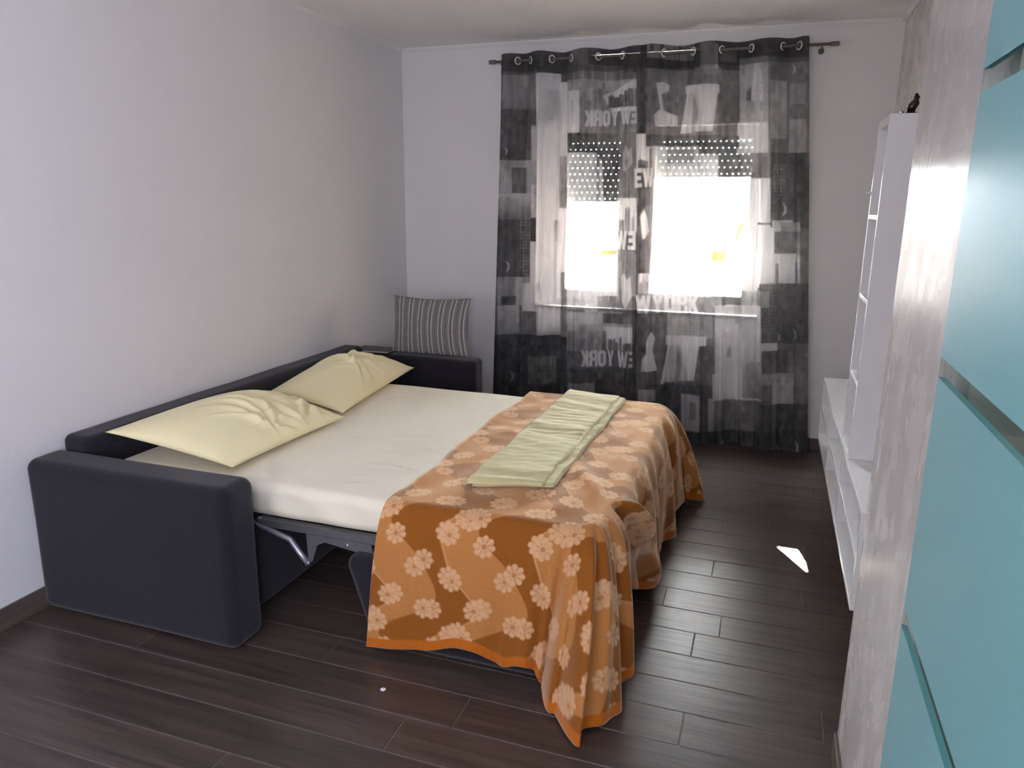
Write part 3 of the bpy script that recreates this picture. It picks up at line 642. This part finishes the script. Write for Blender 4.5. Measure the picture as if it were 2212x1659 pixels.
# --- print of the curtain, drawn on a canvas of 720 x 930 cells (values are grey levels) and laid on the cloth
CW, CH, OX, OY = 720, 930, 1050, 70
CV = np.full((CH, CW), 78.0)
def rect(x0, y0, x1, y1, v, a=1.0, v2=None, dx=0.0):
    """soft-edged rectangle; v2 = value at the bottom edge, dx = sideways shift per row"""
    yy, xx = np.mgrid[0:CH, 0:CW]; xx = xx+OX-dx*(yy+OY-y0); yy = yy+OY
    m = np.clip(np.minimum(np.minimum(xx-x0, x1-xx), np.minimum(yy-y0, y1-yy))/1.6+0.5, 0, 1)*a
    val = v if v2 is None else v+(v2-v)*np.clip((yy-y0)/max(y1-y0, 1), 0, 1)
    CV[:] = CV+(val-CV)*m
def poly(pts, v, a=1.0):
    pts = np.array(pts, float)-np.array([OX, OY]); x0, y0 = np.floor(pts.min(0)).astype(int)-1; x1, y1 = np.ceil(pts.max(0)).astype(int)+2
    x0, y0 = max(x0, 0), max(y0, 0); x1, y1 = min(x1, CW), min(y1, CH)
    if x1 <= x0 or y1 <= y0: return
    acc = np.zeros((y1-y0, x1-x0))
    for sy in (0.25, 0.75):
        for sx in (0.25, 0.75):
            yy, xx = np.mgrid[y0:y1, x0:x1]; yy = yy+sy; xx = xx+sx; ins = np.zeros(xx.shape, bool); n = len(pts)
            for i in range(n):
                (ax, ay), (bx, by) = pts[i], pts[(i+1) % n]
                if ay != by: ins ^= ((ay > yy) != (by > yy)) & (xx < (bx-ax)*(yy-ay)/(by-ay)+ax)
            acc += ins
    s = CV[y0:y1, x0:x1]; s[:] = s+(v-s)*(acc/4*a)
GL = {'N': [[(0, 0), (.3, 0), (.7, .6), (.7, 0), (1, 0), (1, 1), (.7, 1), (.3, .42), (.3, 1), (0, 1)]],
      'E': [[(0, 0), (1, 0), (1, .2), (.34, .2), (.34, .4), (.9, .4), (.9, .6), (.34, .6), (.34, .8), (1, .8), (1, 1), (0, 1)]],
      'W': [[(0, 0), (.22, 0), (.32, .62), (.40, 0), (.60, 0), (.68, .62), (.78, 0), (1, 0), (.82, 1), (.6, 1), (.5, .45), (.4, 1), (.18, 1)]],
      'Y': [[(0, 0), (.32, 0), (.5, .36), (.68, 0), (1, 0), (.66, .58), (.66, 1), (.34, 1), (.34, .58)]],
      'O': [[(.25, 0), (.75, 0), (1, .15), (1, .85), (.75, 1), (.25, 1), (0, .85), (0, .15), (.25, 0), (.34, .2), (.34, .8), (.66, .8), (.66, .2), (.34, .2)]],
      'R': [[(0, 0), (.75, 0), (1, .12), (1, .45), (.8, .55), (1, .65), (1, 1), (.68, 1), (.68, .66), (.34, .62), (.34, 1), (0, 1)], [(.34, .18), (.66, .18), (.66, .45), (.34, .45)]],
      'K': [[(0, 0), (.34, 0), (.34, .38), (.66, 0), (1, 0), (.66, .48), (1, 1), (.64, 1), (.34, .6), (.34, 1), (0, 1)]]}
def text(word, x0, y0, x1, y1, v, bgv, slope=0.0, mirror=True):
    """one word of the print; the left curtain hangs inside out, so its words read backwards"""
    units = [1.45 if ch == 'W' else (0.35 if ch == ' ' else 1.0) for ch in word]; tot = sum(units)+0.12*(len(word)-1); k = (x1-x0)/tot; x = x1 if mirror else x0; sg = 1 if mirror else -1
    for ch, wd in zip(word, units):
        if ch != ' ':
            for gi, g in enumerate(GL[ch]):
                poly([(x-sg*px*wd*k, y0+py*(y1-y0)+slope*(x-sg*px*wd*k-x0)) for px, py in g], v if gi == 0 else bgv)
        x -= sg*(wd+0.12)*k
def skyline(x0, y0, x1, y1, v, seed, base=0.35):
    r = np.random.default_rng(seed); x = x0
    while x < x1:
        wd = r.uniform(5, 14); h = r.uniform(0.25, 1)*(y1-y0); xe = min(x+wd, x1)
        poly([(x, y1), (x, y1-h), (x+wd*.3, y1-h), ((x+xe)/2, y1-h-r.uniform(0, 5)), (xe-wd*.3, y1-h), (xe, y1-h), (xe, y1)], v, 0.92); x = xe+r.uniform(-1, 3)
def dots(x0, y0, x1, y1, v, px=5, py=6, a=0.7, seed=0):
    r = np.random.default_rng(seed)
    for y in np.arange(y0, y1, py):
        for x in np.arange(x0, x1, px):
            if r.random() < 0.8: rect(x, y, x+2.2, y+2.6, v, a*r.uniform(.4, 1))
def statue(cx, y0, h, light, dark, ped=True):
    """a robed figure with raised arm on a pedestal, as a loose printed silhouette"""
    s = h/100.0; f = lambda L: [(cx+a*s, y0+b*s) for a, b in L]
    poly(f([(-14, 0), (-11, 0), (-7, 16), (-3, 22), (1, 15), (6, 20), (8, 30), (14, 46), (17, 78), (-13, 78), (-11, 46), (-9, 30)]), light)
    poly(f([(2, 24), (5, 30), (10, 60), (12, 78), (7, 78), (4, 50)]), dark, 0.35)
    if ped:
        poly(f([(-16, 78), (20, 86), (22, 94), (-18, 86)]), light*0.93); poly(f([(-16, 90), (20, 97), (20, 140), (-20, 136)]), light*0.95)
        for i in range(3): poly(f([(-9+9*i, 100+2*i), (-5+9*i, 101+2*i), (-6+9*i, 114+2*i)]), dark, 0.8)
        poly(f([(-34, 108), (-20, 88), (-20, 138), (-38, 134)]), dark, 0.8)
def crescent(x, y, h, v):
    poly([(x, y), (x+h*.3, y+h*.35), (x+h*.28, y+h*.75), (x, y+h), (x+h*.14, y+h*.6), (x+h*.12, y+h*.35)], v, 0.75)
R = rect
# left edge column
R(1050, 70, 1162, 160, 58); R(1088, 156, 1162, 236, 92, 1, 78); R(1110, 160, 1140, 232, 108, .5); R(1050, 236, 1165, 268, 60); dots(1118, 226, 1158, 262, 120, 6, 6, .5, 1)
R(1050, 268, 1148, 346, 62); crescent(1093, 318, 20, 150); R(1147, 272, 1162, 400, 132); R(1050, 346, 1160, 420, 112); R(1104, 362, 1138, 418, 66); R(1050, 418, 1146, 474, 138, 1, 74); R(1146, 400, 1160, 470, 165)
R(1050, 474, 1160, 600, 58); dots(1122, 472, 1146, 592, 150, 6.5, 7, .8, 2); crescent(1092, 562, 28, 165); R(1144, 522, 1160, 620, 205); R(1074, 598, 1140, 664, 92); R(1110, 600, 1128, 660, 140, .8); R(1085, 640, 1112, 662, 55); R(1074, 660, 1120, 722, 128, 1, 92); R(1128, 612, 1160, 672, 150)
R(1050, 722, 1225, 1000, 46); R(1085, 800, 1150, 860, 42, .8); crescent(1100, 800, 28, 92); R(1140, 770, 1200, 830, 72, .7)
# column over the window jamb, its light from behind put into the print
R(1160, 152, 1224, 724, 186); R(1160, 152, 1208, 186, 165); R(1176, 194, 1208, 262, 120, .75, 140); R(1184, 262, 1224, 420, 178); statue(1172, 345, 55, 232, 120); R(1206, 336, 1224, 450, 92); R(1192, 476, 1210, 522, 120, .8)
statue(1180, 548, 62, 238, 110); R(1208, 588, 1224, 728, 84); R(1160, 700, 1208, 724, 200, 1, 110); R(1208, 90, 1226, 176, 62)
# left panel, middle
R(1162, 70, 1400, 158, 58); R(1232, 100, 1274, 160, 112, .8); R(1224, 140, 1345, 172, 84)
for x in (1240, 1262, 1280, 1305): R(x, 142, x+2, 170, 140, .7)
R(1224, 172, 1400, 240, 116); R(1226, 196, 1254, 286, 190); R(1232, 215, 1240, 262, 120, .6); skyline(1256, 176, 1312, 240, 92, 3); poly([(1300, 206), (1396, 164), (1396, 236), (1320, 240)], 196); skyline(1312, 190, 1392, 232, 66, 4)
R(1256, 240, 1398, 288, 88); text('NEW YORK', 1266, 240, 1398, 274, 200, 88, -0.06); R(1224, 288, 1400, 330, 58); dots(1230, 300, 1290, 326, 120, 9, 7, .4, 5)
R(1224, 330, 1290, 436, 196); R(1288, 288, 1337, 436, 70); R(1270, 360, 1300, 436, 120, .6); poly([(1294, 345), (1298, 345), (1302, 436), (1296, 436)], 190)
R(1224, 436, 1338, 640, 225); R(1284, 436, 1338, 520, 178, .6); R(1284, 545, 1300, 560, 150, .6); R(1224, 640, 1345, 668, 150); R(1290, 640, 1335, 672, 92); R(1262, 645, 1290, 690, 170); poly([(1272, 640), (1276, 640), (1292, 700), (1286, 700)], 210)
R(1224, 674, 1345, 712, 120); dots(1226, 672, 1300, 702, 205, 6, 6, .6, 6); R(1300, 678, 1350, 708, 66); R(1224, 700, 1400, 760, 105); R(1302, 708, 1370, 758, 205); skyline(1226, 712, 1302, 762, 84, 7); skyline(1300, 716, 1366, 758, 74, 8)
R(1224, 758, 1370, 796, 66); text('NEW YORK', 1256, 758, 1392, 792, 178, 66, 0.02); R(1225, 796, 1400, 1000, 56); R(1226, 828, 1282, 852, 92); R(1284, 820, 1300, 860, 46)
# centre post columns
R(1336, 286, 1378, 440, 80); poly([(1346, 330), (1352, 312), (1360, 326), (1366, 318), (1368, 352), (1354, 372), (1346, 368)], 140, .8); R(1334, 428, 1378, 504, 178); skyline(1336, 446, 1372, 502, 92, 9); R(1330, 500, 1378, 542, 70); text('EW', 1330, 500, 1374, 540, 212, 70)
R(1334, 542, 1376, 672, 88); poly([(1342, 600), (1348, 590), (1356, 606), (1362, 596), (1366, 640), (1352, 668), (1344, 650)], 165, .85)
R(1376, 290, 1418, 366, 205); skyline(1380, 320, 1414, 364, 78, 10); R(1376, 364, 1416, 410, 78); text('EW', 1372, 366, 1414, 406, 214, 78, -.05, False); R(1376, 408, 1412, 640, 90); poly([(1384, 470), (1392, 450), (1400, 470), (1404, 500), (1390, 520)], 190, .8); R(1380, 590, 1420, 640, 200); skyline(1382, 596, 1404, 638, 120, 11)
R(1366, 634, 1540, 680, 96); R(1376, 560, 1396, 590, 80, .8)
R(1376, 70, 1400, 290, 58); R(1366, 676, 1440, 1000, 66); R(1366, 640, 1376, 1000, 52)
# right panel
R(1396, 70, 1760, 166, 50); skyline(1400, 96, 1480, 128, 140, 12); R(1470, 92, 1500, 130, 140, .6); R(1514, 92, 1545, 160, 96); R(1545, 98, 1552, 160, 160); R(1556, 105, 1590, 132, 88)
R(1396, 150, 1600, 294, 78, 1, 84); R(1500, 146, 1560, 162, 110, .5)
poly([(1420, 182), (1432, 178), (1446, 184), (1444, 196), (1430, 204), (1434, 240), (1462, 250), (1462, 270), (1418, 274), (1416, 250), (1428, 236), (1424, 210)], 186)
R(1480, 184, 1566, 201, 196)
for x in range(1484, 1564, 9): R(x, 182, x+1.6, 198, 120, .7)
poly([(1486, 200), (1552, 200), (1540, 284), (1470, 288)], 150); poly([(1484, 200), (1488, 200), (1474, 288), (1470, 288)], 200); poly([(1500, 205), (1510, 240), (1504, 286), (1494, 286)], 92, .8); poly([(1508, 200), (1546, 200), (1538, 268), (1522, 276)], 186)
R(1554, 180, 1598, 292, 74); R(1597, 124, 1662, 332, 118, 1, 150); statue(1636, 128, 66, 205, 60); R(1592, 264, 1658, 332, 206); R(1600, 330, 1664, 388, 96, 1, 82)
R(1396, 292, 1596, 318, 64); R(1412, 316, 1510, 384, 150); R(1512, 334, 1552, 384, 200); R(1440, 322, 1500, 352, 96, .8); text('YORK', 1420, 366, 1512, 400, 225, 150, -.03, False)
R(1412, 386, 1636, 640, 235); R(1542, 486, 1580, 556, 205, .8); R(1616, 480, 1634, 520, 210)
R(1618, 386, 1672, 480, 205); statue(1618, 440, 50, 240, 140); R(1634, 486, 1674, 620, 215); R(1640, 500, 1672, 530, 170, .6); R(1654, 560, 1674, 640, 150)
R(1660, 124, 1760, 330, 82); R(1664, 175, 1700, 300, 120, .8); crescent(1712, 136, 24, 170); R(1706, 180, 1740, 225, 120, .6); R(1704, 258, 1742, 330, 128, .8); R(1664, 330, 1760, 492, 60); dots(1672, 340, 1694, 440, 130, 7, 8, .7, 13); crescent(1690, 436, 32, 165)
R(1668, 476, 1712, 505, 150, .8); R(1686, 480, 1728, 530, 96); R(1672, 500, 1732, 552, 74); R(1668, 548, 1720, 568, 150); R(1682, 552, 1718, 618, 150); R(1640, 612, 1760, 742, 58); dots(1646, 612, 1676, 720, 120, 7, 8, .7, 14); crescent(1678, 716, 26, 120); crescent(1712, 708, 32, 110)
R(1536, 628, 1662, 664, 98); R(1560, 640, 1600, 660, 70); text('WYORK', 1374, 638, 1510, 676, 228, 120, -0.01, False)
R(1440, 676, 1540, 730, 110); dots(1425, 690, 1530, 722, 190, 7, 7, .6, 15); R(1396, 676, 1440, 850, 72)
poly([(1398, 738), (1408, 716), (1416, 730), (1410, 756), (1418, 790), (1420, 800), (1386, 802), (1388, 776), (1398, 764)], 180)
R(1438, 726, 1526, 747, 206)
for x in range(1444, 1524, 9): R(x, 728, x+1.6, 745, 130, .7)
R(1438, 746, 1546, 840, 70); poly([(1446, 746), (1512, 746), (1500, 822), (1432, 828)], 128); poly([(1443, 746), (1447, 746), (1432, 830), (1428, 830)], 190); poly([(1464, 748), (1472, 790), (1464, 830), (1456, 830)], 80, .8); poly([(1468, 746), (1510, 746), (1500, 815), (1486, 824)], 196)
R(1545, 660, 1644, 864, 158); statue(1592, 690, 62, 232, 60); R(1540, 808, 1602, 864, 212, 1, 150); R(1602, 780, 1650, 860, 130, .8, 80)
R(1642, 740, 1680, 760, 140); R(1646, 756, 1700, 812, 66); R(1640, 806, 1716, 830, 112, .8); R(1668, 826, 1714, 878, 116); R(1630, 872, 1760, 1000, 56); R(1396, 830, 1540, 1000, 60); R(1380, 840, 1416, 866, 130, .8); R(1470, 852, 1512, 940, 128); R(1490, 868, 1504, 905, 70, .7); R(1530, 860, 1542, 940, 112); R(1545, 866, 1640, 920, 78, .8)
R(1380, 930, 1760, 1010, 50); poly([(1548, 966), (1562, 946), (1566, 970), (1552, 972)], 110, .8); crescent(1676, 956, 26, 110); crescent(1716, 950, 32, 120)
for _ in range(900):   # scraps of facades and windows in the photo collage
    x, y = RNG.integers(0, CW-24), RNG.integers(0, CH-24); ww, hh = RNG.integers(2, 12), RNG.integers(4, 22)
    if CV[y:y+hh, x:x+ww].std() < 6: CV[y:y+hh, x:x+ww] *= 1+RNG.normal(0, 0.10)
CV += RNG.normal(0, 5, CV.shape)
lowf = np.kron(RNG.normal(0, 3.5, (CH//15+1, CW//8+1)), np.ones((15, 8)))[:CH, :CW]; CV += lowf*(CV < 150)
def cloud(h, w):   # smooth tonal drift like a photograph
    g = RNG.normal(0, 1, (CH//h+3, CW//w+3)); yy = np.arange(CH)/h; xx = np.arange(CW)/w; i = yy.astype(int); j = xx.astype(int); fy = (yy-i)[:, None]; fx = (xx-j)[None, :]
    fy = fy*fy*(3-2*fy); fx = fx*fx*(3-2*fx); A = g[i][:, j]; B = g[i][:, j+1]; C = g[i+1][:, j]; D = g[i+1][:, j+1]
    return (A*(1-fx)+B*fx)*(1-fy)+(C*(1-fx)+D*fx)*fy
CV *= 1+0.07*cloud(46, 26)+0.05*cloud(14, 9)
CV = (CV*2+np.roll(CV, 1, 0)+np.roll(CV, -1, 0)+np.roll(CV, 1, 1)+np.roll(CV, -1, 1))/6
CV = np.clip(CV, 30, 245)

# front-view layout of the print on the plane of the window wall (x, z in metres -> canvas cell)
HM = [196.475, -41.0539, 873.26, -20.8012, -294.835, 885.739, -0.0528474, -0.0394395]
def canvas(x, z):
    dn = HM[6]*x+HM[7]*z+1; px = (HM[0]*x+HM[1]*z+HM[2])/dn-OX; py = (HM[3]*x+HM[4]*z+HM[5])/dn-OY
    px = np.clip(px, 0, CW-1.01); py = np.clip(py, 0, CH-1.01); i = px.astype(int); j = py.astype(int); fx = px-i; fy = py-j
    return (CV[j, i]*(1-fx)+CV[j, i+1]*fx)*(1-fy)+(CV[j+1, i]*(1-fx)+CV[j+1, i+1]*fx)*fy
def curtain(name, xa, xb, cross, first_front, yshift, seed, label):
    """fabric weaving in front of and behind the rod between the crossing points"""
    par = thing(name, label, 'curtain', (0.5*(xa+xb), RY, 0), 'printed curtains at the window')
    NX, NZ = int(300*(xb-xa)/0.98), 560
    xt = np.linspace(xa, xb, NX); zz = 2.607-(2.607-0.006)*np.linspace(0, 1, NZ)
    cs = np.array(cross); off = np.zeros(NX)
    for i in range(len(cs)-1):
        k = (xt >= cs[i]) & (xt <= cs[i+1]); ln = cs[i+1]-cs[i]; sg = -1 if (i % 2 == 0) == first_front else 1
        off[k] = sg*min(0.052, 0.30*ln)*np.sin(math.pi*(xt[k]-cs[i])/ln)
    Xt, Z = np.meshgrid(xt, zz, indexing='ij')
    q = 1-Z/2.6; xl = 0.816-0.07*q; xr = 2.777+0.235*q
    X = xl+(xr-xl)*(Xt-0.816)/1.961
    amp = 0.50+0.50*np.clip((Z-1.3)/1.3, 0, 1)**1.5
    fine = 0.007*np.sin(Xt*47+seed+1.2*np.sin(Z*1.1))+0.006*np.sin(Xt*83+2*seed+0.8*np.sin(1.7*Z))+0.004*np.sin(Xt*140+seed)
    Y = RY+yshift*np.clip(q*6, 0, 1)+off[:, None]*amp+fine*np.clip(q*5, 0, 1)-0.02*np.clip((0.25-Z)/0.25, 0, 1)**2
    Y = np.clip(Y, -0.2, -0.036-0.006*np.abs(fine)/0.007)
    X = X+0.006*np.sin(Xt*60+seed)*np.clip(q*3, 0, 1)
    Zw = Z-0.003*np.cos(Xt*15)*(q < 0.02)
    V = np.stack([X, Y, Zw], -1).reshape(-1, 3)
    g = canvas(X.ravel(), Z.ravel()); g = np.where(((Z.ravel() > 2.47)), np.minimum(g, 120)*0.55+16, g)   # doubled header tape
    lin = np.clip(srgb(g)*2.0, 0.025, 0.82)
    rgb = np.stack([lin, lin*0.985, lin*1.0], 1)
    me = fast_mesh('fabric', V-np.array(par.location), grid_faces(NX, NZ)); set_print(me, rgb)
    link('fabric', me, 'sheer', par, True)
    ring = None
    for i, cx in enumerate(cross[1:-1]):
        if ring is None:
            bm = bmesh.new(); seg, ts_ = 20, 8; rings = []
            for a in range(seg):
                A = 2*math.pi*a/seg; rings.append([bm.verts.new(((0.0215+0.0055*math.cos(2*math.pi*b/ts_))*math.cos(A), 0.0035*math.sin(2*math.pi*b/ts_), (0.0215+0.0055*math.cos(2*math.pi*b/ts_))*math.sin(A))) for b in range(ts_)])
            for a in range(seg):
                for b in range(ts_):
                    bm.faces.new((rings[a][b], rings[(a+1) % seg][b], rings[(a+1) % seg][(b+1) % ts_], rings[a][(b+1) % ts_]))
            bmesh.ops.recalc_face_normals(bm, faces=bm.faces[:]); ring = bpy.data.meshes.new('eyelet'); bm.to_mesh(ring); bm.free()
        o = link('eyelet', ring, 'bright_ring', par, True); o.location = Vector((cx, RY, RZ))-par.location
        down = (i % 2 == 0) == first_front   # fabric heading behind the rod here
        o.rotation_euler = (0, 0, math.radians(48 if down else -48))
    return par
curtain('curtain', 0.816, 1.815, [0.80, 0.93, 1.02, 1.172, 1.303, 1.488, 1.647, 1.83], True, 0.012, 1.0, 'left sheer curtain with grey New York photo print and mirrored lettering')
curtain('curtain', 1.765, 2.777, [1.74, 1.916, 2.098, 2.274, 2.448, 2.635, 2.725, 2.79], True, -0.004, 4.0, 'right sheer curtain with grey city photo print, lettering reads forwards')

# ------------------------------------------------------------------ small scrap on the floor
sc = bmesh.new(); bmesh.ops.create_icosphere(sc, subdivisions=2, radius=0.009)
for v in sc.verts: v.co *= random.uniform(0.6, 1.25); v.co.z *= 0.5
mz = min(v.co.z for v in sc.verts)
for v in sc.verts: v.co.z -= mz
me = bpy.data.meshes.new('paper_scrap'); sc.to_mesh(me); sc.free()
o = link('paper_scrap', me, 'paper'); o.location = (1.553, -3.299, 0.0)
tag(o, 'tiny white crumpled paper scrap on the dark floor in front of the bed', 'scrap')
